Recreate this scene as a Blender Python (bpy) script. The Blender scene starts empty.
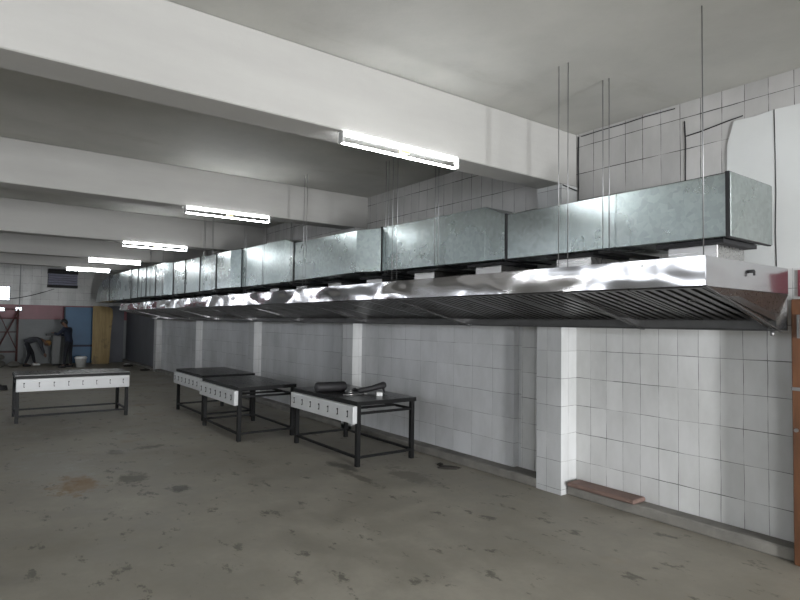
import bpy, bmesh, math, random
from mathutils import Vector, Matrix
random.seed(7)
scn = bpy.context.scene
COL = scn.collection

# ------------------------------------------------------------------ helpers
def link(o, parent=None):
    COL.objects.link(o)
    if parent is not None:
        o.parent = parent
    return o

def tag(o, label=None, cat=None, group=None, kind=None):
    if label: o['label'] = label
    if cat: o['category'] = cat
    if group: o['group'] = group
    if kind: o['kind'] = kind
    return o

def thing(name, label, cat, loc=(0, 0, 0), rz=0.0, group=None):
    o = bpy.data.objects.new(name, None)
    o.empty_display_size = 0.1
    o.location = loc
    o.rotation_euler = (0, 0, rz)
    link(o)
    return tag(o, label, cat, group)

class MB:
    """collects shapes into one mesh object"""
    def __init__(s):
        s.bm = bmesh.new()
    def box(s, x0, x1, y0, y1, z0, z1, mi=0):
        v = [s.bm.verts.new(p) for p in ((x0,y0,z0),(x1,y0,z0),(x1,y1,z0),(x0,y1,z0),(x0,y0,z1),(x1,y0,z1),(x1,y1,z1),(x0,y1,z1))]
        for f in ((0,3,2,1),(4,5,6,7),(0,1,5,4),(1,2,6,5),(2,3,7,6),(3,0,4,7)):
            fc = s.bm.faces.new([v[i] for i in f]); fc.material_index = mi
        return s
    def loft(s, A, B, mi=0, caps=True):
        """two rings of equal length joined by quads"""
        a = [s.bm.verts.new(p) for p in A]; b = [s.bm.verts.new(p) for p in B]
        n = len(a)
        for i in range(n):
            j = (i+1) % n
            f = s.bm.faces.new((a[i], a[j], b[j], b[i])); f.material_index = mi
        if caps:
            f = s.bm.faces.new(a[::-1]); f.material_index = mi
            f = s.bm.faces.new(b); f.material_index = mi
        return s
    def obox(s, C, ex, ey, ez, mi=0):
        """oriented box: centre and three half-extent vectors"""
        C, ex, ey, ez = map(Vector, (C, ex, ey, ez))
        A = [C-ex-ey-ez, C+ex-ey-ez, C+ex+ey-ez, C-ex+ey-ez]
        B = [p+2*ez for p in A]
        return s.loft(A, B, mi)
    def tube(s, pts, r, n=8, mi=0, smooth=True):
        pts = [Vector(p) for p in pts]
        rr = r if isinstance(r, (list, tuple)) else [r]*len(pts)
        rings = []
        for i, p in enumerate(pts):
            d = (pts[min(i+1, len(pts)-1)] - pts[max(i-1, 0)]).normalized()
            up = Vector((0, 0, 1)) if abs(d.z) < .9 else Vector((1, 0, 0))
            a = d.cross(up).normalized(); b = d.cross(a).normalized()
            rings.append([s.bm.verts.new(p + (a*math.cos(t)+b*math.sin(t))*rr[i]) for t in [2*math.pi*k/n for k in range(n)]])
        for i in range(len(rings)-1):
            for k in range(n):
                f = s.bm.faces.new((rings[i][k], rings[i][(k+1) % n], rings[i+1][(k+1) % n], rings[i+1][k]))
                f.material_index = mi; f.smooth = smooth
        for R in (rings[0], rings[-1][::-1]):
            f = s.bm.faces.new(R); f.material_index = mi
        return s
    def prism(s, prof, x0, x1, mi=0):
        """profile in (y,z) swept along x"""
        return s.loft([(x0, y, z) for y, z in prof], [(x1, y, z) for y, z in prof], mi)
    def build(s, name, mats, parent=None, bevel=0.0, seg=1, smooth=False):
        bmesh.ops.recalc_face_normals(s.bm, faces=s.bm.faces)
        me = bpy.data.meshes.new(name)
        s.bm.to_mesh(me); s.bm.free()
        if not isinstance(mats, (list, tuple)): mats = [mats]
        for m in mats: me.materials.append(m)
        if smooth:
            for p in me.polygons: p.use_smooth = True
        o = bpy.data.objects.new(name, me)
        link(o, parent)
        if bevel:
            b = o.modifiers.new('bevel', 'BEVEL'); b.width = bevel; b.segments = seg; b.limit_method = 'ANGLE'
        return o

def copy_tree(o, parent=None):
    c = o.copy(); COL.objects.link(c)
    if parent is not None: c.parent = parent
    for ch in list(o.children):
        copy_tree(ch, c)
    return c

# ------------------------------------------------------------------ materials
def mat(name):
    m = bpy.data.materials.new(name); m.use_nodes = True
    nt = m.node_tree
    return m, nt, nt.nodes['Principled BSDF']

def N(nt, t, **kw):
    n = nt.nodes.new(t)
    for k, v in kw.items(): setattr(n, k, v)
    return n

def ramp(nt, src, stops):
    r = N(nt, 'ShaderNodeValToRGB')
    e = r.color_ramp.elements
    while len(e) < len(stops): e.new(0.5)
    for i, (p, c) in enumerate(stops):
        e[i].position = p; e[i].color = (*c, 1) if len(c) == 3 else c
    nt.links.new(src, r.inputs[0])
    return r.outputs[0]

def noise(nt, scale, detail=4, rough=.6, vec=None, stretch=None, loc=(0, 0, 0)):
    tc = N(nt, 'ShaderNodeTexCoord')
    src = vec or tc.outputs['Object']
    mp = N(nt, 'ShaderNodeMapping')
    if stretch: mp.inputs['Scale'].default_value = stretch
    mp.inputs['Location'].default_value = loc
    nt.links.new(src, mp.inputs[0])
    n = N(nt, 'ShaderNodeTexNoise')
    n.inputs['Scale'].default_value = scale; n.inputs['Detail'].default_value = detail; n.inputs['Roughness'].default_value = rough
    nt.links.new(mp.outputs[0], n.inputs[0])
    return n.outputs[0]

def M_(nt, op, a, b=None, clamp=False):
    n = N(nt, 'ShaderNodeMath', operation=op); n.use_clamp = clamp
    for i, v in enumerate((a, b)):
        if v is None: continue
        if hasattr(v, 'links') or hasattr(v, 'is_linked'): nt.links.new(v, n.inputs[i])
        else: n.inputs[i].default_value = v
    return n.outputs[0]

def mixc(nt, f, a, b, mode='MIX'):
    n = N(nt, 'ShaderNodeMix', data_type='RGBA', blend_type=mode)
    for k, v in ((0, f), (6, a), (7, b)):
        if hasattr(v, 'is_linked'): nt.links.new(v, n.inputs[k])
        elif k == 0: n.inputs[0].default_value = v
        else: n.inputs[k].default_value = (*v, 1)
    return n.outputs[2]

def bump(nt, bs, h, strength, dist=.01):
    b = N(nt, 'ShaderNodeBump'); b.inputs['Strength'].default_value = strength; b.inputs['Distance'].default_value = dist
    nt.links.new(h, b.inputs['Height']); nt.links.new(b.outputs[0], bs.inputs['Normal'])

def simple(name, col, rough=.6, metal=0.0, var=.12, scale=8, bmp=0):
    m, nt, bs = mat(name)
    n = noise(nt, scale)
    c = ramp(nt, n, [(.25, tuple(x*(1-var) for x in col)), (.75, tuple(min(1, x*(1+var)) for x in col))])
    nt.links.new(c, bs.inputs['Base Color'])
    bs.inputs['Roughness'].default_value = rough; bs.inputs['Metallic'].default_value = metal
    if bmp: bump(nt, bs, n, bmp)
    return m

def emis(name, col, strength):
    m, nt, bs = mat(name)
    bs.inputs['Base Color'].default_value = (*col, 1)
    bs.inputs['Emission Color'].default_value = (*col, 1); bs.inputs['Emission Strength'].default_value = strength
    return m

def tile(name, pu, pz, ou, oz, axis='X', base=(.55, .56, .56), var=.08, groutc=(.13, .13, .125), gw=.004, crack=.5, rough=.35, stain=.25):
    """square-set glazed wall tiles with thin, partly open joints"""
    m, nt, bs = mat(name)
    tc = N(nt, 'ShaderNodeTexCoord'); sp = N(nt, 'ShaderNodeSeparateXYZ')
    nt.links.new(tc.outputs['Object'], sp.inputs[0])
    wob = noise(nt, 1.7, 2)
    wv = M_(nt, 'MULTIPLY', M_(nt, 'SUBTRACT', wob, .5), .02)
    u = M_(nt, 'DIVIDE', M_(nt, 'SUBTRACT', M_(nt, 'ADD', sp.outputs[axis], wv), ou), pu)
    v = M_(nt, 'DIVIDE', M_(nt, 'SUBTRACT', M_(nt, 'ADD', sp.outputs['Z'], wv), oz), pz)
    def edge(t, p):
        fr = M_(nt, 'FRACT', t)
        return M_(nt, 'MULTIPLY', M_(nt, 'MINIMUM', fr, M_(nt, 'SUBTRACT', 1.0, fr)), p)
    eu, ev = edge(u, pu), edge(v, pz)
    cb = N(nt, 'ShaderNodeCombineXYZ')
    nt.links.new(M_(nt, 'FLOOR', u), cb.inputs[0]); nt.links.new(M_(nt, 'FLOOR', v), cb.inputs[1])
    wn = N(nt, 'ShaderNodeTexWhiteNoise', noise_dimensions='2D'); nt.links.new(cb.outputs[0], wn.inputs['Vector'])
    # joint width varies along the joint, so that some stretches nearly vanish
    jn = noise(nt, 2.3, 3, .7, loc=(3, 1, 7))
    wid = M_(nt, 'MULTIPLY', ramp(nt, jn, [(.36, (.15, .15, .15)), (.62, (1, 1, 1))]), gw)
    mu = M_(nt, 'LESS_THAN', eu, M_(nt, 'MULTIPLY', wid, .7)); mv = M_(nt, 'LESS_THAN', ev, wid)
    g = M_(nt, 'MAXIMUM', mu, mv)
    tint = ramp(nt, wn.outputs[0], [(0, tuple(x*(1-var) for x in base)), (1, tuple(min(1, x*(1+var*.6)) for x in base))])
    sn = noise(nt, 1.1, 6, .65, stretch=(1, 1, .45))
    st = ramp(nt, sn, [(.35, (1-stain, 1-stain, 1-stain*1.05)), (.62, (1, 1, 1))])
    c = mixc(nt, 1.0, tint, st, 'MULTIPLY')
    c = mixc(nt, g, c, groutc)
    sp2 = noise(nt, 9, 3, .5, loc=(9, 2, 4))
    spot = M_(nt, 'MULTIPLY', M_(nt, 'GREATER_THAN', sp2, .80), .7)
    c = mixc(nt, spot, c, (.1, .1, .09))
    nt.links.new(c, bs.inputs['Base Color'])
    r = ramp(nt, sn, [(.3, (rough+.2,)*3), (.7, (rough,)*3)])
    nt.links.new(r, bs.inputs['Roughness'])
    bump(nt, bs, M_(nt, 'MULTIPLY', M_(nt, 'SUBTRACT', 1.0, g), 1.0), .25, .003)
    return m

def plaster(name, col, rough=.75, var=.14, scale=1.2, st=(1, 1, 1), dirt=None):
    m, nt, bs = mat(name)
    n = noise(nt, scale, 6, .6, stretch=st)
    c = ramp(nt, n, [(.3, tuple(x*(1-var) for x in col)), (.7, tuple(min(1, x*(1+var*.5)) for x in col))])
    if dirt:
        d = noise(nt, .8, 7, .7, loc=(5, 3, 1), stretch=(1, .35, 1))
        c = mixc(nt, ramp(nt, d, [(.55, (0, 0, 0)), (.75, (.6, .6, .6))]), c, dirt)
    nt.links.new(c, bs.inputs['Base Color'])
    bs.inputs['Roughness'].default_value = rough
    bump(nt, bs, noise(nt, 14, 5, .6), .15, .01)
    return m

def floor_mat():
    m, nt, bs = mat('stained_concrete')
    big = noise(nt, .45, 6, .62); mid = noise(nt, 2.1, 7, .7, loc=(4, 4, 0)); fine = noise(nt, 22, 4, .7)
    c = ramp(nt, big, [(.3, (.205, .185, .147)), (.5, (.295, .272, .224)), (.72, (.375, .35, .296))])
    c = mixc(nt, ramp(nt, mid, [(.40, (.5, .5, .5)), (.60, (0, 0, 0))]), c, (.15, .135, .104))
    ru = noise(nt, .9, 5, .6, loc=(11.3, 2.2, 0))
    c = mixc(nt, ramp(nt, ru, [(.62, (0, 0, 0)), (.78, (.6, .6, .6))]), c, (.20, .12, .045))
    dk = noise(nt, 3.2, 6, .72, loc=(1.3, 8.2, 0), stretch=(1, 1.6, 1))
    c = mixc(nt, ramp(nt, dk, [(.585, (0, 0, 0)), (.64, (.7, .7, .7))]), c, (.045, .042, .034))
    # stains with shapes of their own
    tc = N(nt, 'ShaderNodeTexCoord')
    for (px, py, rx, ry, col, am) in ((7.1, .95, .45, .25, (.22, .12, .035), .8), (7.05, 1.5, .3, .2, (.05, .045, .035), .75), (6.38, 1.84, .16, .12, (.035, .032, .026), .9),
                                      (6.2, 3.75, .35, .12, (.05, .045, .035), .8), (5.7, 3.65, .5, .07, (.07, .06, .045), .7), (8.64, 2.06, .12, .3, (.06, .05, .038), .8),
                                      (8.56, 1.61, .2, .12, (.05, .045, .035), .7), (8.2, .8, 1.0, .5, (.30, .29, .26), .5), (5.4, 4.2, .5, .2, (.06, .055, .045), .5)):
        mp = N(nt, 'ShaderNodeMapping', vector_type='POINT')
        sb = N(nt, 'ShaderNodeVectorMath', operation='SUBTRACT'); nt.links.new(tc.outputs['Object'], sb.inputs[0]); sb.inputs[1].default_value = (px, -py, 0)
        dv = N(nt, 'ShaderNodeVectorMath', operation='DIVIDE'); nt.links.new(sb.outputs[0], dv.inputs[0]); dv.inputs[1].default_value = (rx, ry, 1)
        ln = N(nt, 'ShaderNodeVectorMath', operation='LENGTH'); nt.links.new(dv.outputs[0], ln.inputs[0])
        dd = M_(nt, 'ADD', ln.outputs['Value'], M_(nt, 'MULTIPLY', M_(nt, 'SUBTRACT', noise(nt, 5, 5, .75, loc=(px, py, 0)), .5), 3.2))
        c = mixc(nt, ramp(nt, dd, [(.55, (am, am, am)), (1.0, (0, 0, 0))]), c, col)
    c = mixc(nt, M_(nt, 'MULTIPLY', fine, .25), c, (.30, .285, .25))
    nt.links.new(c, bs.inputs['Base Color'])
    nt.links.new(ramp(nt, mid, [(.35, (.42,)*3), (.65, (.75,)*3)]), bs.inputs['Roughness'])
    bump(nt, bs, mid, .2, .01)
    return m

def steel(name, col=(.62, .61, .62), rough=.09, wave=.5, wscale=.9, wdist=.05, aniso=True):
    m, nt, bs = mat(name)
    bs.inputs['Metallic'].default_value = 1
    n = noise(nt, 60, 2, .5, stretch=(.03, 1, 1))
    nt.links.new(ramp(nt, n, [(.3, (rough*.8,)*3), (.7, (rough*1.35,)*3)]), bs.inputs['Roughness'])
    bs.inputs['Base Color'].default_value = (*col, 1)
    if wave:
        bump(nt, bs, noise(nt, wscale, 1.5, .4, stretch=(1, 1, 1.8)), wave, wdist)
    return m

def galv(name, col=(.375, .415, .41)):
    m, nt, bs = mat(name)
    bs.inputs['Metallic'].default_value = .9
    tc = N(nt, 'ShaderNodeTexCoord')
    vo = N(nt, 'ShaderNodeTexVoronoi'); vo.inputs['Scale'].default_value = 26
    nt.links.new(tc.outputs['Object'], vo.inputs[0])
    sp = N(nt, 'ShaderNodeSeparateXYZ'); nt.links.new(vo.outputs['Color'], sp.inputs[0])
    big = noise(nt, .9, 5, .6)
    c = ramp(nt, sp.outputs[0], [(0, tuple(x*.9 for x in col)), (1, tuple(x*1.08 for x in col))])
    c = mixc(nt, 1.0, c, ramp(nt, big, [(.3, (.82, .86, .85)), (.7, (1, 1, 1))]), 'MULTIPLY')
    nt.links.new(c, bs.inputs['Base Color'])
    nt.links.new(ramp(nt, big, [(.3, (.32,)*3), (.7, (.23,)*3)]), bs.inputs['Roughness'])
    bump(nt, bs, noise(nt, .8, 1, .4, stretch=(1, 1, 1.3)), .6, .05)
    return m

def wood(name, a, b, scale=6):
    m, nt, bs = mat(name)
    n = noise(nt, scale, 6, .65, stretch=(6, 6, .6))
    c = ramp(nt, n, [(.3, a), (.7, b)])
    k = noise(nt, 2.2, 3, .5, loc=(2, 2, 3))
    c = mixc(nt, ramp(nt, k, [(.62, (0, 0, 0)), (.72, (.6, .6, .6))]), c, tuple(x*.35 for x in a))
    nt.links.new(c, bs.inputs['Base Color']); bs.inputs['Roughness'].default_value = .5
    return m

T_RIGHT = tile('glazed_tile_lower_right', .189, .2975, 1.84, .333, base=(.60, .60, .59))
T_LEFT = tile('glazed_tile_lower_left', .36, .29, 4.733, .38, base=(.53, .535, .54), gw=.003)
T_UP = tile('glazed_tile_upper', .1885, .2975, 2.377, 3.16, base=(.50, .49, .48), gw=.005, groutc=(.05, .048, .045), var=.1)
T_PIL = tile('glazed_tile_pilaster', .2, .292, 4.10, .347, base=(.50, .505, .505), gw=.003)
T_PILY = tile('glazed_tile_pilaster_lit_side', .3, .292, 5.04, .347, axis='Y', base=(.60, .605, .60), gw=.0025)  # same tile as the front, base lightened for the light on the sides
T_FAR = tile('glazed_tile_far_wall', .3, .3, 0, .1, axis='Y', base=(.46, .46, .44), gw=.004, rough=.2)
CEIL = plaster('ceiling_paint', (.42, .415, .385), dirt=(.25, .23, .18))
BEAM = plaster('beam_paint', (.365, .357, .338), scale=.8, st=(1, .4, 2))
WHITE = plaster('white_plaster_patch', (.60, .61, .60), var=.06)
PLINTH = plaster('plinth_concrete', (.19, .18, .16), scale=3, var=.4)
FLOOR = floor_mat()
STEEL = steel('polished_stainless', col=(.68, .67, .68), rough=.12, wave=.9, wscale=1.0, wdist=.13)
STEEL_E = steel('stainless_dimmed_end', col=(.5, .49, .5), rough=.17, wave=.9, wscale=1.1, wdist=.12)  # darker copy of the polished steel, mutes reflections on the hood end
STEEL2 = steel('brushed_stainless', rough=.28, col=(.5, .49, .48), wave=.1)
GUT = simple('gutter_steel', (.07, .069, .067), .45, .6, .15, 10)
STEEL_D = steel('stainless_shaded_underfold', col=(.2, .195, .19), rough=.3, wave=.6, wscale=1.3, wdist=.08)  # same steel coloured darker, for the dim reflection below the fold
BAFFLE = simple('baffle_steel', (.10, .097, .093), .3, .9, .12, 20)
SLOT = simple('slot_shade', (.012, .012, .012), .8)  # near-black backing stands for the dark inside behind the slats
GALV = galv('galvanized_sheet')
GALV_D = galv('galvanized_end_sheet', (.38, .41, .40))
BLACK = simple('black_gasket', (.012, .012, .013), .7)
IRON = simple('black_painted_iron', (.009, .009, .009), .5, 0, .3, 15)
IRON.node_tree.nodes['Principled BSDF'].inputs['Specular IOR Level'].default_value = .2
TOPM = steel('dark_steel_plate', rough=.3, col=(.085, .085, .083), wave=.1, wscale=2)
PANEL = simple('white_enamel_panel', (.58, .585, .58), .35, .0, .08, 3)
ROD = simple('zinc_rod', (.25, .25, .25), .4, .8)
TUBE = emis('fluorescent_tube', (.94, .97, 1.0), 24)
WHITEP = simple('white_plastic', (.75, .75, .73), .4)
GREYH = simple('grey_housing', (.4, .4, .39), .5)
YEL = simple('yellow_label', (.75, .66, .35), .5)
MAROON = plaster('maroon_paint', (.21, .055, .07), var=.2, rough=.4)
GREYP = plaster('grey_dado_paint', (.20, .21, .21), rough=.5)
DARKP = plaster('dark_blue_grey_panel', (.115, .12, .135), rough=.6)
BLUE = plaster('blue_painted_sheet', (.045, .13, .24), rough=.45)
YBOARD = wood('yellow_plywood', (.21, .14, .04), (.33, .23, .08), 2)
DOORW = wood('brown_door_wood', (.07, .028, .011), (.15, .06, .023), 4)
GREYC = simple('grey_cabinet_paint', (.13, .135, .13), .5)
SKIN = simple('skin', (.16, .085, .055), .6)

# ------------------------------------------------------------------ measures
H = 1.8
WY = 5.3            # right wall plane
CZ = 3.9            # ceiling
BX = [-.28, 3.91, 8.1, 12.25, 16.4, 20.7]
BZ = [3.32, 3.316, 3.365, 3.315, 3.33, 3.395]
XF = 26.5           # far wall
XB, YL = -6.0, -7.5 # walls behind and left of the camera

# ------------------------------------------------------------------ structure
def struct(name, mb, mats, **k):
    return tag(mb.build(name, mats, **k), kind='structure')

struct('floor', MB().box(XB-.2, XF+.2, YL-.2, WY+.2, -.2, 0), FLOOR)
struct('ceiling', MB().box(XB-.2, XF+.2, YL-.2, WY+.2, CZ, CZ+.2), CEIL)
w = MB()
w.box(XB, 4.69, WY, WY+.2, 0, 2.35, 0)
w.box(4.69, XF, WY, WY+.2, 0, 2.35, 1)
w.box(XB, XF, WY, WY+.2, 2.35, CZ, 2)
struct('wall_right', w, [T_RIGHT, T_LEFT, T_UP])
# tiled panels between the pilasters stand a little proud of the wall behind
XS = [4.69, 8.1, 12.25, 16.4, 20.73]
PX = [3.91, 8.10, 12.25, 16.4, 20.73]
pm = MB()
ends = [8.10, 12.25, 16.4, 20.73, XF-.05]
starts = [4.74, 8.75, 12.9, 17.0, 21.3]
for a, b in zip(starts, ends):
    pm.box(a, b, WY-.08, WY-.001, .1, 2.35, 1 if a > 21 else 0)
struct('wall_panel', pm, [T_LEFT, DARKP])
# projecting pilasters, one below each ceiling beam
for i, x in enumerate(PX):
    p = MB(); p.box(x, x+.33, 5.04, WY-.001, 0, BZ[i+1]-.001)
    for f in p.bm.faces:
        c = f.calc_center_median()
        if abs(c.x-x) < .001 or abs(c.x-x-.33) < .001: f.material_index = 1
    struct('pilaster', p, [T_PIL, T_PILY])
# concrete plinth at the foot of the wall
pl = MB()
pl.box(4.24, XF, 5.04, WY-.001, 0, .1)
struct('plinth', pl, PLINTH, bevel=.012)
REDL = plaster('reddish_brick_ledge', (.17, .11, .09), scale=5, var=.3)
lg = MB()
lg.box(-5.9, 3.9, 5.12, WY-.001, 0, .10)
struct('plinth', lg, PLINTH, bevel=.012)
lg = MB(); lg.box(3.1, 3.87, 5.08, 5.29, .101, .145)
struct('ledge', lg, REDL, bevel=.012)
# white plaster patch near the corner of the duct, maroon band, wood door
pp = MB()
ring = [(2.33, 2.28), (2.33, 3.40), (2.27, 3.60), (2.1, 3.595), (1.95, 3.61), (1.5, 3.6), (-1, 3.6), (-1, 2.28)]
pp.loft([(x, WY-.012, z) for x, z in ring], [(x, WY-.001, z) for x, z in ring])
struct('wall_patch', pp, WHITE)
ck = MB()
ck.tube([(1.955, WY-.0125, 3.61), (1.95, WY-.0125, 3.2), (1.948, WY-.0125, 2.9), (1.955, WY-.0125, 2.6), (1.95, WY-.0125, 2.3)], .004, 5)
ck.tube([(2.70, WY-.003, 3.575), (2.56, WY-.003, 3.585), (2.45, WY-.003, 3.60), (2.34, WY-.003, 3.615), (2.2, WY-.003, 3.63)], .0055, 5)
ck.tube([(2.705, WY-.003, 3.15), (2.70, WY-.003, 3.5), (2.71, WY-.003, 3.72)], .006, 5)
ck.tube([(3.885, WY-.004, 3.3), (3.893, WY-.004, 3.6), (3.885, WY-.004, 3.87)], .008, 5)
ck.tube([(3.885, WY-.004, 2.6), (3.893, WY-.004, 3.0), (3.885, WY-.004, 3.32)], .006, 5)
ck.tube([(3.85, WY-.004, 3.865), (3.6, WY-.004, 3.87), (3.3, WY-.004, 3.868), (3.1, WY-.004, 3.875), (2.8, WY-.004, 3.868)], .005, 5)
ck.tube([(3.897, 5.04, 3.30), (3.895, 5.15, 3.285), (3.897, 5.29, 3.27)], .006, 5)
struct('wall_cracks', ck, BLACK)
mb_ = MB(); mb_.box(1.52, 1.80, WY-.012, WY-.001, 2.05, 2.262)
struct('trim_1', mb_, MAROON)
d = MB()
d.box(1.60, 1.775, 5.07, 5.28, 0, 2.02)
d.box(.6, 1.60, 5.12, 5.17, 0.01, 2.0)
d.box(.45, .6, 5.07, 5.28, 0, 2.02)
dr = struct('door_1', d, DOORW, bevel=.006)
h = MB(); h.box(1.70, 1.775, 5.055, 5.068, 1.32, 1.345); h.tube([(1.745, 5.05, 1.02), (1.745, 5.066, 1.02)], .014, 10)
h.box(1.715, 1.73, 5.05, 5.068, 1.72, 1.9)
h.build('latch', ROD, dr)

# far wall with tile, maroon band, grey dado and small barred openings
fw = MB()
ADDED_FW0 = [(-6.7, -5.6, 2.3, 3.5), (-4.6, -3.7, 2.3, 3.5), (-2.9, -1.7, 2.3, 3.5)]  # openings out of view, added for reflections in the hood
wins = ADDED_FW0+[(.55, 1.12, 2.42, 2.98), (.55, .98, 2.0, 2.17), (1.28, 1.52, 2.03, 2.2)]
def wall_with_holes(mb, x0, x1, ya, yb, z0, z1, holes, mi=0):
    ys = sorted({ya, yb, *[h for w_ in holes for h in w_[:2]]}); zs = sorted({z0, z1, *[h for w_ in holes for h in w_[2:]]})
    for i in range(len(ys)-1):
        for j in range(len(zs)-1):
            cy, cz = (ys[i]+ys[i+1])/2, (zs[j]+zs[j+1])/2
            if any(a < cy < b and c < cz < d_ for a, b, c, d_ in holes): continue
            m_ = mi
            if mi == 0: m_ = 0 if cz > 2.28 else (1 if cz > 1.72 else 2)
            mb.box(x0, x1, ys[i], ys[i+1], zs[j], zs[j+1], m_)
# split at the paint lines too
for (za, zb) in ((0, 1.72), (1.72, 2.28), (2.28, CZ)):
    wall_with_holes(fw, XF, XF+.2, YL, WY, za, zb, [w_ for w_ in wins if w_[2] >= za and w_[3] <= zb])
struct('wall_far', fw, [T_FAR, MAROON, GREYP])
for k, (a, b, c, d_) in enumerate(wins[3:]):
    f = MB()
    t = .03
    f.box(XF+.03, XF+.08, a, b, c, c+t); f.box(XF+.03, XF+.08, a, b, d_-t, d_)
    f.box(XF+.03, XF+.08, a, a+t, c+t, d_-t); f.box(XF+.03, XF+.08, b-t, b, c+t, d_-t)
    if k == 0:
        for q in (1, 2, 3): f.box(XF+.045, XF+.065, a+(b-a)*q/4-.01, a+(b-a)*q/4+.01, c+t, d_-t)
        f.box(XF+.04, XF+.07, a+t, b-t, (c+d_)/2-.012, (c+d_)/2+.012)
    struct('window_%d' % (k+1), f, GREYP)
v = MB(); v.box(XF-.03, XF-.001, 1.40, 1.43, 1.9, 3.85); struct('trim_2', v, GREYP)
ADDED_LWIN = [(x, x+1.25, 2.3, 3.6) for x in (-3.2, -.9, 1.3, 4.4, 6.7, 8.7, 10.8, 13.6, 17.2, 20.4, 23.4)]  # unseen high openings, added to put bright patches on the hood fascia
ADDED_FWIN = [(-6.7, -5.6, 2.3, 3.5), (-4.6, -3.7, 2.3, 3.5), (-2.9, -1.7, 2.3, 3.5)]  # the added far openings again, for placing their lamps
lw_ = MB(); xs_ = sorted({XB-.2, XF+.2, *[q for w_ in ADDED_LWIN for q in w_[:2]]})
for a, b in zip(xs_[:-1], xs_[1:]):
    if any(w_[0] < (a+b)/2 < w_[1] for w_ in ADDED_LWIN):
        lw_.box(a, b, YL-.2, YL, 0, 2.3); lw_.box(a, b, YL-.2, YL, 3.6, CZ)
    else: lw_.box(a, b, YL-.2, YL, 0, CZ)
struct('wall_left', lw_, WHITE)
# wall behind the camera with two unseen tall openings, put in for daylight
bw = MB()
UNSEEN_BWIN = [(1.95, 2.6, .3, 2.35), (-5.5, -2.5, .3, 2.35)]
wall_with_holes(bw, XB-.2, XB, YL, WY, 0, CZ, UNSEEN_BWIN, mi=1)
for f in bw.bm.faces: f.material_index = 0
struct('wall_back', bw, plaster('grey_back_wall', (.26, .26, .25)))

# ceiling beams
for i, (x, z) in enumerate(zip(BX, BZ)):
    struct('ceiling_beam', MB().box(x, x+.33, YL, WY-.001, z, CZ-.001), BEAM, bevel=.008)

# ------------------------------------------------------------------ tube lights
def tube_light(x, z, y0, label, group):
    t = thing('tube_light', label, 'light', (x, y0, z), 0, group)
    m = MB(); m.box(.014, .05, 0, 1.22, -.03, -.002)
    m.box(-.015, .05, -.012, 0, -.1, -.002); m.box(-.015, .05, 1.22, 1.232, -.1, -.002)
    m.build('housing', GREYH, t, bevel=.003)
    for xx, zz in ((-.004, -.026), (.036, -.088)):
        MB().tube([(xx, .0, zz), (xx, 1.22, zz)], .0095, 10).build('tube', TUBE, t)
    MB().box(-.006, .02, .57, .66, -.07, -.038).build('connector', YEL, t)
    return t
names = ['hung behind the camera', 'nearest one, under the near ceiling beam', 'second from the camera, under the second beam',
         'third from the camera, above the middle duct joints', 'fourth from the camera, second smallest', 'farthest and smallest, near the far wall']
for i, (x, z) in enumerate(zip(BX, BZ)):
    tube_light(x, z, 2.31, 'twin fluorescent tube light ' + names[i], 'tube lights under the ceiling beams')
for i, (x, z) in enumerate(zip(BX, BZ)):  # outer row is unseen, added to help light the hall
    if i in (0, 2, 4):
        tube_light(x, z, -3.6, 'twin fluorescent tube light of the added unseen outer row under beam %s' % ['one', '', 'three', '', 'five'][i], 'added tube lights of the unseen outer row')

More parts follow.
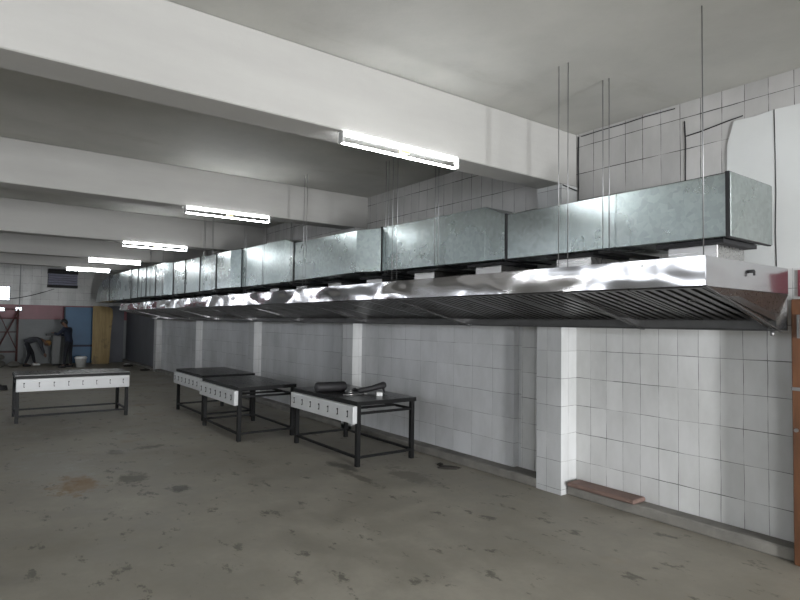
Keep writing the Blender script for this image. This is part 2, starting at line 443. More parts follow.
# ------------------------------------------------------------------ exhaust hood
YF, YR = 3.735, 5.03
ZT, ZFB, ZR = 2.254, 2.063, 1.772
GY = 4.80; GZ = 1.855       # front top of the grease gutter
seams = [1.777, 2.907, 5.20, 7.38, 9.62, 11.85, 14.08, 16.3, 18.5, 19.95]
hood = thing('exhaust_hood', 'long polished stainless steel kitchen exhaust hood with baffle filters under the duct', 'hood', (1.777, YF, 1.772))
OX, OY, OZ = 1.777, YF, 1.772
slope = (ZFB-GZ)/(GY-YF)
bolt_x = {0: [2.25]}
for i in range(len(seams)-1):
    a, b = seams[i]-OX, seams[i+1]-OX
    s = MB()
    t = .006
    # fascia, turned lip, top sheet and end panels are one folded shell (mesh shared)
    n = 10
    s.box(a+t, b-t, 0, t, ZFB-OZ, ZT-OZ)
    s.box(a+t, b-t, t, .035, ZFB-OZ, ZFB-OZ+t)
    s.box(a+t, b-t, t, YR-OY, ZT-OZ-t, ZT-OZ)
    s.box(a+t, b-t, YR-OY-t, YR-OY, .0, ZT-OZ-t)
    prof = [(0, ZT-OZ), (YR-OY, ZT-OZ), (YR-OY, 0), (GY-OY+.11, 0), (0, ZFB-OZ-.004)]
    for (p, q) in ((a, a+t), (b-t, b)):
        if i == 0 and p == a: continue
        s.prism(prof, p, q)
    if i == 0:   # near end: flat band as high as the fascia, then a triangle folded inwards
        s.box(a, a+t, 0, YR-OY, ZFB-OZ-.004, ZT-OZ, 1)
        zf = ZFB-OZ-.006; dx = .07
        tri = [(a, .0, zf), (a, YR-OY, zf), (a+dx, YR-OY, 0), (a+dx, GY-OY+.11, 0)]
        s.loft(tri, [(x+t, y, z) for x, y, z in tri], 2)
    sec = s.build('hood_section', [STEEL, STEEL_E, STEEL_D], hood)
    # stiffening flange along the slanting lower edge at each end
    L = Vector((0, GY+.11-YF, -(ZFB-ZR)))
    for p in ((a, a+.022), (b-.022, b)):
        f = MB()
        c = Vector(((p[0]+p[1])/2, (GY+.11-YF)/2, (ZFB-OZ-.006)/2))
        f.obox(c, (.011, 0, 0), L*.5, (0, .0, .005))
        f.build('edge_flange', GUT, sec)
    g = MB()
    g.box(a+t, b-t, GY-OY+.02, GY-OY+.028, .012, GZ-OZ-.002)      # gutter front
    g.box(a+t, b-t, GY-OY+.0, YR-OY-t, 0, .008)                 # gutter bottom with a forward lip
    g.build('grease_gutter', GUT, sec)
    # filters
    wlen = b-a-2*t
    nf = max(1, round(wlen/.56)); fwid = wlen/nf
    for k in range(nf):
        x0 = a+t+k*fwid+.006; x1 = x0+fwid-.012
        m = MB()
        O = Vector((0, .035, ZFB-OZ-.012)); E_ = Vector((0, GY-OY+.01, GZ-OZ-.004))
        D = (E_-O); Ln = D.length; D.normalize(); Nn = Vector((0, -D.z*-1, 0)); Nn = Vector((0, D.z, -D.y)).normalized()
        def slab(xa, xb, sa, sb, h0, h1, mi):
            c = O + D*((sa+sb)/2) + Nn*((h0+h1)/2); c.x = (xa+xb)/2
            m.obox(c, ((xb-xa)/2, 0, 0), D*((sb-sa)/2), Nn*((h1-h0)/2), mi)
        slab(x0, x1, 0, Ln, -.045, -.04, 1)
        slab(x0, x0+.028, 0, Ln, -.04, 0, 0); slab(x1-.028, x1, 0, Ln, -.04, 0, 0)
        slab(x0+.028, x1-.028, 0, .02, -.04, 0, 0); slab(x0+.028, x1-.028, Ln-.02, Ln, -.04, 0, 0)
        ns = max(3, round((x1-x0-.056)/.088)); pit = (x1-x0-.056)/ns
        for q in range(ns):
            xc = x0+.028+pit*(q+.5)
            slab(xc-pit*.26, xc+pit*.26, .02, Ln-.02, -.018, -.003, 0)
        # lift ring near the front
        cc = O + D*.30*Ln/.9 + Nn*.004; cc.x = (x0+x1)/2
        pts = [cc + Vector((1, 0, 0))*.03*math.cos(2*math.pi*j/12) + D*.03*math.sin(2*math.pi*j/12) for j in range(13)]
        m.tube(pts, .003, 5)
        m.build('baffle_filter', [BAFFLE, SLOT], sec)
# small fastenings
fb = MB(); fb.tube([(2.21-OX, -.008, 2.215-OZ), (2.21-OX, .0, 2.215-OZ)], .008, 8); fb.build('rivet', WHITEP, hood)
fb = MB(); fb.tube([(-.03, 4.36-OY, 2.19-OZ), (0, 4.36-OY, 2.19-OZ)], .012, 8); fb.tube([(-.03, 4.36-OY, 2.19-OZ), (-.03, 4.36-OY, 2.16-OZ)], .008, 8); fb.build('rivet', BLACK, hood)
fb = MB(); fb.tube([(.05, 4.86-OY, .0), (.05, 4.86-OY, -.035)], .014, 8); fb.build('drain_plug', ROD, hood)

# ------------------------------------------------------------------ duct
K = .95
def kz(z): return 1.8+(z-1.8)*K
YD2 = 5.02
duct = thing('exhaust_duct', 'long galvanized sheet metal exhaust duct hanging above the steel hood', 'duct', (1.9, 4.32, kz(2.49)))
DO = Vector((1.9, 4.32, kz(2.49)))
def ring4(x, yf, zt, zb, g=0.0):
    P = [(x*K, yf*K-g, kz(zb)-g), (x*K, YD2+(.0 if g == 0 else .004), kz(zb)-g), (x*K, YD2+(.0 if g == 0 else .004), kz(zt)+g), (x*K, yf*K-g, kz(zt)+g)]
    return [tuple(Vector(p)-DO) for p in P]
stations = [  # x, front y, top z, bottom z, flange here?
    (2.0, 4.55, 2.965, 2.485, 1), (4.24, 4.55, 2.965, 2.49, 1), (4.57, 4.55, 3.10, 2.495, 0), (6.58, 4.55, 3.118, 2.51, 1),
    (6.80, 4.27, 3.075, 2.49, 0), (8.74, 4.27, 3.10, 2.465, 1), (9.1, 4.27, 3.20, 2.462, 0), (11.07, 4.27, 3.217, 2.46, 1),
    (11.24, 4.10, 3.19, 2.445, 0), (12.06, 4.10, 3.195, 2.45, 1), (13.14, 4.10, 3.21, 2.44, 1), (14.27, 4.10, 3.235, 2.435, 1),
    (15.31, 4.10, 3.255, 2.435, 1), (15.75, 3.98, 3.28, 2.43, 0), (16.6, 3.98, 3.28, 2.43, 1), (17.65, 3.98, 3.30, 2.44, 1), (18.7, 3.98, 3.31, 2.44, 1),
    (19.65, 3.98, 3.34, 2.435, 1), (20.9, 3.98, 3.35, 2.435, 0), (22.9, 3.92, 3.34, 2.43, 1)]
for i in range(len(stations)-1):
    s0, s1 = stations[i], stations[i+1]
    m = MB(); A = ring4(*s0[:4]); B = ring4(*s1[:4])
    if i: A = [(p[0]+.001, p[1], p[2]) for p in A]
    m.loft(A, B)
    flat = abs(s0[1]-s1[1]) < .01 and abs(s0[2]-s1[2]) < .05
    m.build('duct_section' if flat else 'reducer', GALV, duct, bevel=.004)
for i, s in enumerate(stations):
    if s[4]:
        m = MB(); wd = .022 if s[0] < 11 else .034
        A = ring4(s[0], s[1], s[2], s[3], .012); B = [(p[0]+wd*2, p[1], p[2]) for p in A]
        A = [(p[0]-(.0 if i else .012), p[1], p[2]) for p in A]; B = [(p[0]-wd, p[1], p[2]) for p in B] if i else [(p[0]-wd*1.4, p[1], p[2]) for p in B]
        m.loft(A, B); m.build('flange', BLACK, duct)
m = MB(); A = ring4(2.0, 4.55, 2.965, 2.485, .006); m.loft([(p[0]-.022, p[1], p[2]) for p in A], [(p[0]-.0125, p[1], p[2]) for p in A])
m.build('end_cap', GALV_D, duct, bevel=.003)
# far elbow that turns down
m = MB(); x0 = 22.95*K; yf = 3.92*K; zb = kz(2.43); zt = kz(3.34)
prof = [(0, zb)] + [(2.6*math.sin(t), zb+(zt-zb)*math.cos(t)) for t in [math.pi/2*(1-k/10) for k in range(11)]]
prof = [(px, pz) for px, pz in prof]
m.loft([(x0+px-DO.x, yf-DO.y, pz-DO.z) for px, pz in prof], [(x0+px-DO.x, YD2-DO.y, pz-DO.z) for px, pz in prof])
m.build('elbow', GALV_D, duct)
# risers between hood and duct
for k in range(16):
    xc = (2.34+1.157*k)*K
    if xc > 18.9: break
    hw = .19; zb_ = kz(2.485 if xc < 6 else 2.50 if xc < 6.4 else 2.46 if xc < 10.5 else 2.44)
    m = MB(); m.box(xc-hw-DO.x, xc+hw-DO.x, 4.45-DO.y, 4.90-DO.y, ZT-DO.z+.001, zb_-.035-DO.z)
    r = m.build('riser', STEEL2, duct, bevel=.004)
    m = MB(); m.box(xc-hw-.07-DO.x, xc+hw+.07-DO.x, 4.39-DO.y, 4.95-DO.y, zb_-.035-DO.z, zb_-.004-DO.z)
    m.build('riser_flange', BLACK, r)

# ------------------------------------------------------------------ hanger rods
def rod(x, y, z0, z1, label, group):
    o = MB().tube([(0, 0, 0), (0, 0, z1-z0)], .0040, 6).build('hanger_rod', ROD)
    o.location = (x, y, z0); return tag(o, label, 'rod', group)
def ceil_at(x):
    for bx, bz in zip(BX, BZ):
        if bx-.01 <= x <= bx+.34: return bz-.001
    return CZ-.001
ordn = ['first', 'second', 'third', 'fourth', 'fifth', 'sixth', 'seventh', 'eighth', 'ninth', 'tenth']
rod(seams[0]+.03, YF+.03, ZT, ceil_at(1.8), 'thin steel rod holding the near right corner of the hood', 'hood hanger rods')
for i, sx in enumerate(seams[1:-1]):
    for s_, nm in ((-.045, 'near'), (.045, 'far')):
        rod(sx+s_, YF+.03, ZT, ceil_at(sx+s_), 'thin steel rod at the hood front, %s one of the %s pair from the camera' % (nm, ordn[i]), 'hood hanger rods')
for i, x in enumerate((2.83, 5.05, 6.05, 8.27, 9.37, 11.55, 14.85, 17.05)):
    yf = 4.32 if x < 6.2 else (4.05 if x < 10.6 else (3.89 if x < 14.5 else 3.77))
    zb_ = kz(2.487 if x < 6.2 else 2.455 if x < 10.6 else 2.43)-.006
    t = thing('duct_hanger', 'rod and angle bar cradle under the galvanized duct, %s from the camera' % ordn[i], 'hanger', (x, yf-.045, zb_-.03), 0, 'duct hangers')
    ya = -.0
    MB().tube([(0, 0, 0), (0, 0, ceil_at(x)-zb_+.03)], .0040, 6).build('rod', ROD, t)
    MB().tube([(.06, 0, 0), (.06, 0, ceil_at(x+.06)-zb_+.03)], .0040, 6).build('rod', ROD, t)
    MB().box(-.03, .09, -.02, 5.02-yf+.04, -.012, .012).build('angle_bar', IRON, t)

# ------------------------------------------------------------------ stove tables
def table(loc, LX, LY, side, nv, label, rz=0.0, HT=.81):
    """iron frame on four legs, dark plate top, white panel with gas valves; side 'x' or 'y' = long panel facing -x / -y"""
    t = thing('stove_table', label, 'table', loc, rz, 'black iron stove tables')
    lw = .055
    for (x, y) in ((0, 0), (LX-lw, 0), (0, LY-lw), (LX-lw, LY-lw)):
        MB().box(x, x+lw, y, y+lw, 0, HT-.03).build('leg', IRON, t, bevel=.003)
    r = MB(); zr = .10; q = .03
    r.box(lw, LX-lw, 0, q, zr, zr+q); r.box(lw, LX-lw, LY-q, LY, zr, zr+q)
    r.box(0, q, lw, LY-lw, zr, zr+q); r.box(LX-q, LX, lw, LY-lw, zr, zr+q)
    r.build('lower_rail', IRON, t)
    r = MB()
    zz = HT-.17
    r.box(lw, LX-lw, .01, .01+q, zz, zz+q); r.box(lw, LX-lw, LY-.01-q, LY-.01, zz, zz+q)
    r.box(.01, .01+q, lw, LY-lw, zz, zz+q); r.box(LX-.01-q, LX-.01, lw, LY-lw, zz, zz+q)
    for k in (1, 2, 3):
        if LX > LY: r.box(LX*k/4-.015, LX*k/4+.015, .04, LY-.04, zz, zz+q)
        else: r.box(.04, LX-.04, LY*k/4-.015, LY*k/4+.015, zz, zz+q)
    r.build('burner_rail', IRON, t)
    tp = MB(); tp.box(-.015, LX+.015, -.015, LY+.015, HT-.008, HT, 0)
    e = .008
    tp.box(-.015, LX+.015, -.015, -.015+e, HT-.055, HT-.008, 1); tp.box(-.015, LX+.015, LY+.015-e, LY+.015, HT-.055, HT-.008, 1)
    tp.box(-.015, -.015+e, -.015+e, LY+.015-e, HT-.055, HT-.008, 1); tp.box(LX+.015-e, LX+.015, -.015+e, LY+.015-e, HT-.055, HT-.008, 1)
    tp.build('tabletop', [TOPM, IRON], t)
    p = MB()
    z0, z1 = HT-.275, HT-.058
    if side == 'x': p.box(-.065, -.002, .0, LY, z0, z1)
    else: p.box(.0, LX, -.065, -.002, z0, z1)
    pn = p.build('control_panel', PANEL, t, bevel=.008, seg=2)
    for k in range(nv):
        c = (k+.5)/nv
        m = MB(); zc = (z0+z1)/2+.005
        if side == 'x':
            y = LY*c
            m.box(-.070, -.065, y-.003, y+.004, zc-.04, zc+.035); m.tube([(-.066, y+.006, zc+.03), (-.085, y, zc+.03)], .010, 8)
            m.tube([(-.066, y+.004, zc-.035), (-.08, y+.006, zc-.035)], .007, 8)
        else:
            x = LX*c
            m.box(x-.003, x+.003, -.070, -.065, zc-.04, zc+.04); m.tube([(x, -.066, zc+.03), (x, -.08, zc+.03)], .008, 8)
            m.tube([(x, -.066, zc-.035), (x, -.08, zc-.035)], .007, 8)
        m.build('gas_valve', IRON, pn)
    return t
table((11.70, .62, 0), .9, 1.76, 'x', 8, 'black iron stove table standing alone at left with white eight-valve panel', .0)
table((6.08, 3.87, 0), 1.73, .90, 'y', 7, 'nearest black iron stove table, with tool roll and white box on its top')
table((8.31, 3.20, 0), 1.62, .92, 'y', 7, 'middle black iron stove table with an empty dark shiny top')
table((10.36, 3.33, 0), 1.62, .95, 'y', 7, 'farthest table of the row of three beside the wall')

# things lying on the nearest table
ZTB = .81
def blob(name, m, mats, label, cat, loc, rz, **k):
    o = m.build(name, mats, **k); o.location = loc; o.rotation_euler = (0, 0, rz); return tag(o, label, cat)
DK = simple('dark_rubber', (.016, .015, .016), .6)
m = MB(); m.tube([(-.235, 0, .07), (-.22, 0, .07), (-.2, 0, .07), (.2, 0, .07), (.22, 0, .07), (.235, 0, .07)], [.03, .058, .07, .07, .058, .03], 14)
blob('tool_roll', m, DK, 'thick black rolled bag lying on the nearest table', 'bag', (7.12, 4.08, ZTB), math.radians(100), smooth=True)
m = MB(); m.tube([(-.2, 0, .037), (-.18, 0, .037), (.0, .01, .07), (.17, 0, .11), (.20, 0, .115)], [.02, .036, .038, .05, .03], 12)
m.tube([(.15, .03, .08), (.16, .05, .03), (.17, .05, .012)], [.02, .012, .010], 8)
blob('angle_grinder', m, DK, 'long black power tool lying slantwise beside the white box', 'tool', (6.69, 4.49, ZTB), math.radians(108), smooth=True)
m = MB(); m.box(-.06, .06, -.04, .04, 0, .05); blob('small_box', m, WHITEP, 'small white box near the edge of the nearest table', 'box', (6.43, 4.44, ZTB), .6, bevel=.004)
m = MB(); m.tube([(0, 0, 0), (0, 0, .03), (0, 0, .045)], [.03, .032, .015], 12); blob('steel_cup', m, STEEL2, 'small shiny metal cup beside the black rolled bag', 'cup', (6.80, 4.21, ZTB), 0, smooth=True)
m = MB(); m.tube([(0, 0, 0), (0, 0, .022), (0, 0, .035)], [.024, .026, .012], 12); blob('metal_nut', m, STEEL2, 'small shiny metal nut in front of the black power tool', 'nut', (6.60, 4.33, ZTB), 0, smooth=True)
m = MB(); pts = []
for k in range(60):
    t = k/59*4*math.pi*1.5; r = .05+.02*math.sin(t*.37)
    pts.append((r*1.6*math.cos(t), r*math.sin(t), .012+.02*k/59))
m.tube(pts, .009, 6); blob('cable_coil', m, DK, 'black cable bundle lying between the rolled bag and the metal cup', 'cable', (6.98, 4.43, ZTB), .4, smooth=True)
m = MB(); m.tube([(-.14, 0, .012), (.14, 0, .012)], .009, 8); blob('steel_bar', m, STEEL2, 'short shiny steel bar lying at the front edge of nearest table', 'bar', (6.62, 4.14, ZTB), math.radians(100))

# ------------------------------------------------------------------ floor bits
DEB = simple('dark_debris', (.035, .03, .025), .9, 0, .4, 12)
def debris(x, y, r, label, cat='debris', mt=None, sx=1.6):
    bm = bmesh.new(); bmesh.ops.create_icosphere(bm, subdivisions=2, radius=r)
    for v_ in bm.verts:
        v_.co *= random.uniform(.75, 1.15); v_.co.z *= .35; v_.co.x *= sx
        v_.co.z = max(v_.co.z, -.12*r)
    q = MB(); q.bm.free(); q.bm = bm
    o = q.build('rubble_piece', mt or DEB); o.location = (x, y, r*.12); o.rotation_euler = (0, 0, random.uniform(0, 3)); return tag(o, label, cat)
debris(5.42, 4.80, .07, 'dark rubble piece on the floor by the concrete plinth, larger one', 'rubble', sx=2.2)
debris(5.62, 4.83, .04, 'small dark rubble piece on the floor by the concrete plinth', 'rubble', sx=2)
debris(21.5, 4.9, .14, 'dark rubble lump at the far end of the plinth', 'rubble')
debris(23.6, 4.75, .17, 'dark rubble lump below the yellow board end of the room', 'rubble')
debris(24.6, 4.9, .09, 'small white lump on the floor by the far dark panel', 'rubble', WHITEP)
# black hose coil at the left edge of the floor
m = MB(); pts = []
for k in range(80):
    t = k/79*2*math.pi*4; r = .10+.012*math.sin(t*.9)
    pts.append((r*math.cos(t), r*math.sin(t), .02+.1*k/79))
m.tube(pts, .018, 6); blob('hose_coil', m, DK, 'black hose coil on the floor at the left edge', 'hose', (17.2, .62, 0), 0, smooth=True)

# ------------------------------------------------------------------ far end of the hall
def part(mb, n, mt, p, **k): return mb.build(n, mt, p, **k)
bp = thing('blue_sheet', 'tall blue painted metal sheet at the far wall behind the standing person', 'sheet', (25.9, 2.86, 0))
part(MB().box(0, .04, 0, 1.04, .02, 2.22), 'sheet', BLUE, bp); part(MB().box(-.02, 0, .0, 1.04, .66, .74), 'cross_rail', simple('navy_paint', (.02, .03, .06)), bp)
part(MB().box(-.02, 0, .0, .04, .02, 2.22), 'edge_rail', simple('dark_edge', (.03, .04, .05)), bp)
yb = MB()
W_ = [(0, 0), (.62, 0), (.64, .5), (.66, 1.2), (.72, 1.9), (.70, 2.16), (.62, 2.24), (.3, 2.28), (0, 2.28)]
yb.loft([(0, y, z) for y, z in W_], [(.03, y, z) for y, z in W_])
o = yb.build('plywood_board', YBOARD); o.location = (25.3, 3.78, 0); o.rotation_euler = (0, math.radians(2), 0)
tag(o, 'tall yellow plywood board leaning at the far end of the hall', 'board')
dp = MB(); dp.box(26.0, 26.05, 4.45, 5.03, .0, 2.3)
o = dp.build('partition_panel', DARKP); tag(o, 'dark blue grey partition panel beneath the far end of the hood', 'panel')
# cabinet
cb = thing('metal_cabinet', 'grey metal cabinet between the bending and the standing person', 'cabinet', (25.1, 2.42, 0))
part(MB().box(0, .5, 0, .62, .06, 1.12), 'body', GREYC, cb, bevel=.01); part(MB().box(-.02, -.001, .28, .60, .1, 1.08), 'door', simple('dark_cabinet_door', (.07, .075, .07)), cb, bevel=.006)
part(MB().box(-.02, -.001, .01, .27, .1, 1.08), 'door', GREYC, cb, bevel=.006)
part(MB().box(-.03, .52, -.18, .45, 1.12, 1.18), 'top', simple('cabinet_top', (.05, .055, .05)), cb)
part(MB().box(.05, .45, .05, .57, 0, .06), 'base', IRON, cb)
# bucket
bk = thing('bucket', 'white plastic bucket on the floor before the blue sheet', 'bucket', (23.9, 3.22, 0))
m = MB(); m.tube([(0, 0, 0), (0, 0, .30), (0, 0, .32)], [.15, .19, .2], 20); part(m, 'body', simple('dirty_white', (.42, .42, .4)), bk, smooth=False)
m = MB(); m.tube([(0, 0, .32), (0, 0, .36), (0, 0, .40)], [.205, .205, .16], 20); part(m, 'lid', WHITEP, bk)
# scaffold and brick pile
sc_ = thing('scaffold_frame', 'dark reddish steel scaffold frame at the left edge before the far wall', 'scaffold', (25.4, .72, 0))
RED = simple('rusty_red_steel', (.09, .035, .03), .6)
for (x, y) in ((0, 0), (0, .62), (.6, 0), (.6, .62)):
    part(MB().tube([(x, y, 0), (x, y, 2.1)], .02, 6), 'upright', RED, sc_)
for (p, q) in (((0, 0, .55), (0, .62, 2.0)), ((0, .62, .55), (0, 0, 2.0)), ((.6, 0, .55), (.6, .62, 2.0))):
    part(MB().tube([p, q], .016, 6), 'brace', RED, sc_)
for z in (.5, 1.25, 1.75, 2.08):
    part(MB().box(-.02, .62, -.02, .64, z, z+.03) if z < .6 else MB().tube([(0, 0, z), (0, .62, z)], .018, 6), 'rung' if z > .6 else 'deck', RED, sc_)
for i, (y, z, rr) in enumerate(((.72, 0, .25), (1.22, 0, .20), (.76, .275, .18))):
    bm = bmesh.new(); bmesh.ops.create_icosphere(bm, subdivisions=3, radius=rr)
    for v_ in bm.verts:
        v_.co *= 1+.1*math.sin(v_.co.x*19+v_.co.y*13); v_.co.z = v_.co.z*.55+rr*.5
        if v_.co.z < 0: v_.co.z = 0
    q = MB(); q.bm.free(); q.bm = bm
    o = q.build('cement_sack', simple('sack_cloth', (.13, .125, .11), .9), smooth=True); o.location = (24.9, y, z)
    tag(o, ['grey sack on the floor under the scaffold, outer one', 'grey sack on the floor nearest the bending person', 'grey sack lying on top of the other two'][i], 'sack', 'sacks by the scaffold')
# wall ventilation unit high on the far wall
au = thing('wall_air_unit', 'dark slatted air unit hanging high on the far wall', 'air unit', (26.1, 2.30, 2.98))
part(MB().box(0, .38, 0, 1.02, 0, .10), 'bottom_rail', IRON, au); part(MB().box(0, .38, 0, 1.02, .55, .72), 'hood_box', IRON, au)
LAV = simple('pale_lavender_metal', (.25, .25, .32), .4)
m = MB()
for k in range(5): m.obox((.12, .51, .15+k*.09), (.06, 0, .012), (0, .5, 0), (-.01, 0, .03))
part(m, 'louvre', LAV, au); part(MB().box(.2, .38, 0.02, 1.0, .1, .55), 'back_box', simple('dark_core', (.04, .04, .05)), au)
m = MB(); pts = [(26.44, 2.55-.0-2.3*k/12*.95, 2.93-.45*math.sin(math.pi*min(1, (k/12)*.62))) for k in range(13)]
m.tube(pts, .014, 6); tag(m.build('power_cable', BLACK), 'black cable sagging along the far wall from the air unit', 'cable')
# ------------------------------------------------------------------ people
def skin(name, V, Ed, R, mt, parent=None, sub=1):
    me = bpy.data.meshes.new(name); me.from_pydata(V, Ed, []); me.update(); me.materials.append(mt)
    o = bpy.data.objects.new(name, me); link(o, parent)
    o.modifiers.new('skin', 'SKIN'); 
    sv = me.skin_vertices[0].data
    for i, r in enumerate(R):
        sv[i].radius = (r, r) if not isinstance(r, tuple) else r
        sv[i].use_root = (i == 0)
    s_ = o.modifiers.new('sub', 'SUBSURF'); s_.levels = sub+1; s_.render_levels = sub+1
    for p in me.polygons: p.use_smooth = True
    return o

def head_parts(parent, c, fwd, hairm, up=(0, 0, 1), cap=None):
    """hair or cap shell over the head, placed on the body"""
    bm = bmesh.new(); bmesh.ops.create_uvsphere(bm, u_segments=16, v_segments=12, radius=.106)
    F = Vector(fwd).normalized(); Uu = Vector(up).normalized(); S_ = F.cross(Uu).normalized(); Uu = S_.cross(F)
    for v_ in list(bm.verts):
        if v_.co.z < -.02 and v_.co.x > -.03: bm.verts.remove(v_)
    for v_ in bm.verts:
        p = v_.co.copy(); p.z *= 1.12
        v_.co = Vector(c) + F*p.x + S_*p.y*.86 + Uu*p.z
    q = MB(); q.bm.free(); q.bm = bm
    o = q.build('cap' if cap else 'hair', cap or hairm, parent, smooth=True)
    so = o.modifiers.new('s', 'SOLIDIFY'); so.thickness = .01
    return o

def person(name, label, J, loc, rz, shirt, trou, hair, cap=None, headF=(1, 0, 0), headU=(0, 0, 1), shoe=None, scl=1.0):
    """J: joint positions. one continuous body, then clothes"""
    order = ['pelvis', 'waist', 'chest', 'neck', 'head0', 'headm', 'head1', 'shL', 'elL', 'wrL', 'haL', 'shR', 'elR', 'wrR', 'haR', 'hipL', 'knL', 'anL', 'toL', 'hipR', 'knR', 'anR', 'toR']
    R = dict(pelvis=(.15, .12), waist=(.135, .105), chest=(.14, .12), neck=.055, head0=.10, headm=.125, head1=.10, shL=.06, elL=.042, wrL=.03, haL=.035, shR=.06, elR=.042, wrR=.03, haR=.035,
             hipL=.085, knL=.06, anL=.042, toL=.035, hipR=.085, knR=.06, anR=.042, toR=.035)
    ix = {n: i for i, n in enumerate(order)}
    fac = lambda n: .6 if n in ('pelvis', 'waist', 'hipL', 'hipR', 'chest') else .82
    J = dict(J); P_, W0 = Vector(J['pelvis']), Vector(J['waist'])
    h0, h1 = Vector(J['head0']), Vector(J['head1']); J['headm'] = (h0+h1)/2; J['head1'] = h1+(h1-h0)*.45; J['head0'] = h0-(h1-h0)*.1
    J['hem'] = P_+(P_-W0).normalized()*.07; J['belt'] = P_+(W0-P_).normalized()*.06
    R['hem'] = (.155, .13); R['belt'] = (.125, .10)
    E1 = [('pelvis', 'waist'), ('waist', 'chest'), ('chest', 'neck'), ('neck', 'head0'), ('head0', 'headm'), ('headm', 'head1'), ('chest', 'shL'), ('shL', 'elL'), ('elL', 'wrL'), ('wrL', 'haL'),
          ('chest', 'shR'), ('shR', 'elR'), ('elR', 'wrR'), ('wrR', 'haR'), ('pelvis', 'hipL'), ('hipL', 'knL'), ('knL', 'anL'), ('anL', 'toL'), ('pelvis', 'hipR'), ('hipR', 'knR'), ('knR', 'anR'), ('anR', 'toR')]
    body = skin(name, [J[n] for n in order], [(ix[a], ix[b]) for a, b in E1], [R[n]*fac(n) if not isinstance(R[n], tuple) else tuple(r*fac(n) for r in R[n]) for n in order], SKIN)
    body.location = loc; body.rotation_euler = (0, 0, rz); body.scale = (scl,)*3; tag(body, label, 'person')
    def sub(nm, names, edges, mt, g):
        j = {n: i for i, n in enumerate(names)}
        rr = []
        for n in names:
            r = R[n]; rr.append(tuple(q+g for q in r) if isinstance(r, tuple) else r+g)
        return skin(nm, [J[n] for n in names], [(j[a], j[b]) for a, b in edges], rr, mt, body)
    sub('shirt', ['waist', 'chest', 'shL', 'elL', 'wrL', 'shR', 'elR', 'wrR', 'pelvis', 'hem'], [('waist', 'chest'), ('chest', 'shL'), ('shL', 'elL'), ('elL', 'wrL'), ('chest', 'shR'), ('shR', 'elR'), ('elR', 'wrR'), ('waist', 'pelvis'), ('pelvis', 'hem')], shirt, .012)
    sub('trousers', ['belt', 'pelvis', 'hipL', 'knL', 'anL', 'hipR', 'knR', 'anR'], [('belt', 'pelvis'), ('pelvis', 'hipL'), ('hipL', 'knL'), ('knL', 'anL'), ('pelvis', 'hipR'), ('hipR', 'knR'), ('knR', 'anR')], trou, .004)
    hc = Vector(J['headm'])
    head_parts(body, hc+Vector(headU)*.03, headF, hair, headU, cap)
    # face: nose, eyes
    F = Vector(headF).normalized(); U_ = Vector(headU).normalized(); S_ = F.cross(U_).normalized()
    m = MB(); m.tube([hc+F*.085+U_*.01, hc+F*.112-U_*.02, hc+F*.08-U_*.03], [.008, .015, .01], 8); m.build('nose', SKIN, body, smooth=True)
    for s_ in (-1, 1):
        m = MB(); m.tube([hc+F*.078+S_*.032*s_+U_*.015, hc+F*.092+S_*.032*s_+U_*.015], .010, 8); m.build('eye', BLACK, body)
        m = MB(); m.tube([hc+S_*.08*s_+U_*.02-F*.01, hc+S_*.088*s_-F*.01, hc+S_*.08*s_-U_*.025-F*.01], [.01, .018, .01], 8); m.build('ear', SKIN, body, smooth=True)
        a, t_ = (J['anL'], J['toL']) if s_ < 0 else (J['anR'], J['toR'])
        m = MB(); A, T = Vector(a), Vector(t_); A = Vector((A.x, A.y, .05)); T = Vector((T.x, T.y, .035)); dd = (T-A).normalized()
        m.tube([A-dd*.07, A-dd*.04, A+dd*.05, T, T+dd*.04], [.03, .05, .05, .042, .02], 10)
        for v_ in m.bm.verts: v_.co.z = max(0.002, v_.co.z)
        m.build('shoe', shoe[0 if s_ < 0 else 1] if shoe else BLACK, body, smooth=True)
        # fingers
        w_, h_ = (J['wrL'], J['haL']) if s_ < 0 else (J['wrR'], J['haR'])
        w_, h_ = Vector(w_), Vector(h_); dd = (h_-w_).normalized(); sd = dd.cross(Vector((0, 0, 1)) if abs(dd.z) < .9 else Vector((1, 0, 0))).normalized()
        m = MB()
        for k in range(4):
            b = h_+sd*(k-1.5)*.018
            L = (.06, .072, .068, .052)[k]
            m.tube([b-dd*.01, b+dd*L*.5, b+dd*L*.85-Vector((0, 0, .015))], [.0095, .009, .007], 6)
        b = h_-dd*.04+sd*.03; m.tube([b, b+sd*.022+dd*.03, b+sd*.02+dd*.055], [.011, .010, .008], 6)
        m.build('fingers', SKIN, body, smooth=True)
    return body
NAVY = simple('navy_shirt', (.012, .018, .035), .85); DKT = simple('dark_trousers', (.011, .012, .016), .9); GRT = simple('dark_grey_clothes', (.045, .047, .055), .9)
HAIR = simple('black_hair', (.01, .01, .01), .6); OR = simple('ochre_cap', (.28, .15, .05), .8)
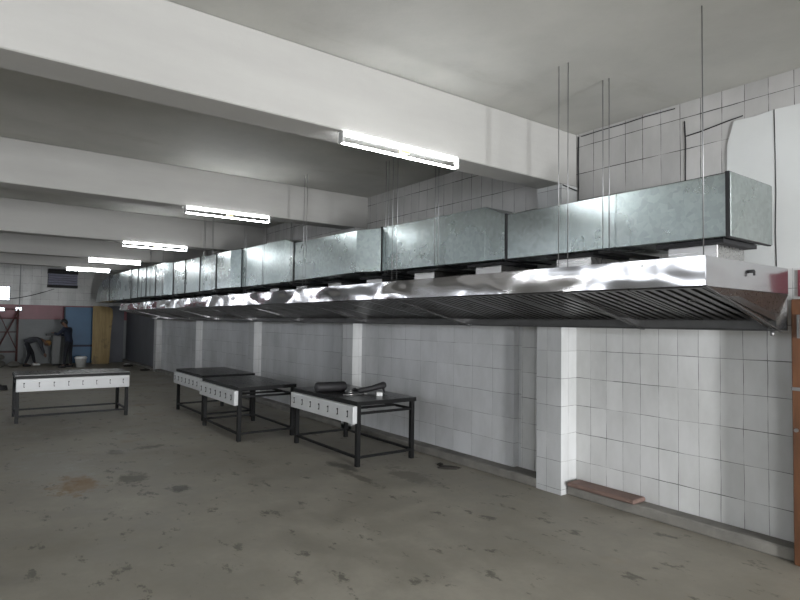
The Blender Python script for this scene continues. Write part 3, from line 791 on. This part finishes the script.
# standing, leaning over the cabinet; local +x is forward
Js = dict(pelvis=(0, 0, .92), waist=(.02, 0, 1.06), chest=(.07, 0, 1.27), neck=(.12, 0, 1.43), head0=(.16, 0, 1.50), head1=(.19, 0, 1.58),
          shL=(.08, .19, 1.34), elL=(.18, .27, 1.10), wrL=(.40, .17, 1.13), haL=(.47, .13, 1.15), shR=(.08, -.19, 1.34), elR=(.22, -.29, 1.14), wrR=(.42, -.16, 1.20), haR=(.49, -.12, 1.21),
          hipL=(0, .10, .86), knL=(.02, .13, .48), anL=(-.02, .14, .09), toL=(.12, .16, .04), hipR=(0, -.10, .86), knR=(.05, -.12, .48), anR=(.06, -.15, .09), toR=(.2, -.17, .04))
person('person', 'person standing in navy shirt and dark trousers, working at the grey cabinet', Js, (23.9, 2.82, 0), math.radians(-25-30), NAVY, DKT, HAIR, cap=HAIR, headF=(.9, 0, -.4), headU=(.4, 0, .9), shoe=(BLACK, BLACK), scl=1.04)
# bending forward with straight legs
Jb = dict(pelvis=(0, 0, .88), waist=(.14, 0, .99), chest=(.38, 0, 1.0), neck=(.53, 0, .93), head0=(.60, 0, .87), head1=(.65, 0, .80),
          shL=(.40, .18, .95), elL=(.46, .22, .68), wrL=(.55, .16, .45), haL=(.58, .13, .38), shR=(.40, -.18, .95), elR=(.48, -.22, .68), wrR=(.58, -.14, .47), haR=(.61, -.11, .40),
          hipL=(.0, .10, .84), knL=(.08, .14, .47), anL=(-.04, .15, .09), toL=(.11, .16, .04), hipR=(0, -.10, .84), knR=(.2, -.13, .48), anR=(.28, -.16, .09), toR=(.43, -.17, .04))
person('person', 'person in dark clothes and ochre cap bending forward beside the grey cabinet', Jb, (25.2, 1.62, 0), math.radians(90), GRT, DKT, HAIR, cap=OR, headF=(.35, 0, -.93), headU=(.93, 0, .1), shoe=(BLACK, WHITEP))

# ------------------------------------------------------------------ light
wd = bpy.data.worlds.new('world'); scn.world = wd; wd.use_nodes = True
bg = wd.node_tree.nodes['Background']; bg.inputs[0].default_value = (.86, .92, 1, 1); bg.inputs[1].default_value = 3.0
def area(name, loc, rot, sx, sy, e, col=(1, 1, 1)):
    l = bpy.data.lights.new(name, 'AREA'); l.shape = 'RECTANGLE'; l.size = sx; l.size_y = sy; l.energy = e; l.color = col
    o = bpy.data.objects.new(name, l); o.location = loc; o.rotation_euler = rot; link(o); return o
for k, (a, b, c, d_) in enumerate(UNSEEN_BWIN):
    area('added_daylight', (XB-.15, (a+b)/2, (c+d_)/2), (0, math.radians(-90), 0), d_-c, b-a, 620 if k == 0 else 150, (.95, .97, 1))  # lamps standing in the unseen rear openings as key and fill

for a, b, c, d_ in ADDED_LWIN:
    area('added_daylight', ((a+b)/2, YL-.1, (c+d_)/2), (math.radians(90), 0, 0), b-a, d_-c, 2.0, (.96, .95, 1))  # weak lamps added behind the left openings, reflected by the hood
for a, b, c, d_ in ADDED_FWIN:
    area('added_daylight', (XF+.15, (a+b)/2, (c+d_)/2), (0, math.radians(90), 0), d_-c, b-a, 3, (.96, .95, 1))  # weak lamps added behind the out-of-view far openings

# ------------------------------------------------------------------ handedness: the plan was measured with y towards the tiled wall, to the right
seen = set()
for o in list(scn.objects):
    o.location.y = -o.location.y
    o.rotation_euler.z = -o.rotation_euler.z; o.rotation_euler.x = -o.rotation_euler.x
    if o.type == 'MESH' and o.data.name not in seen:
        seen.add(o.data.name)
        for v_ in o.data.vertices: v_.co.y = -v_.co.y
        o.data.flip_normals()

# ------------------------------------------------------------------ camera
yaw, pitch, roll = [math.radians(a) for a in (36.52, 2.219, .792)]
F = Vector((math.cos(yaw)*math.cos(pitch), -math.sin(yaw)*math.cos(pitch), math.sin(pitch)))
r0 = Vector((-math.sin(yaw), -math.cos(yaw), 0)); u0 = r0.cross(F)
Rv = math.cos(roll)*r0 + math.sin(roll)*u0
Uv = -math.sin(roll)*r0 + math.cos(roll)*u0
cam = bpy.data.cameras.new('camera'); co = bpy.data.objects.new('camera', cam); link(co)
cam.sensor_width = 36; cam.sensor_fit = 'HORIZONTAL'; cam.lens = 575.8/800*36; cam.clip_start = .05; cam.clip_end = 200
mw = Matrix((( Rv.x, Uv.x, -F.x, 0), (Rv.y, Uv.y, -F.y, 0), (Rv.z, Uv.z, -F.z, H), (0, 0, 0, 1)))
co.matrix_world = mw
scn.camera = co

scn.view_settings.view_transform = 'Standard'; scn.view_settings.look = 'None'
scn.view_settings.exposure = 0.82; scn.view_settings.gamma = 1; scn.view_settings.use_curve_mapping = False
scn.cycles.use_denoising = True
scn.cycles.max_bounces = 8; scn.cycles.diffuse_bounces = 4; scn.cycles.glossy_bounces = 4
scn.cycles.sample_clamp_indirect = 6
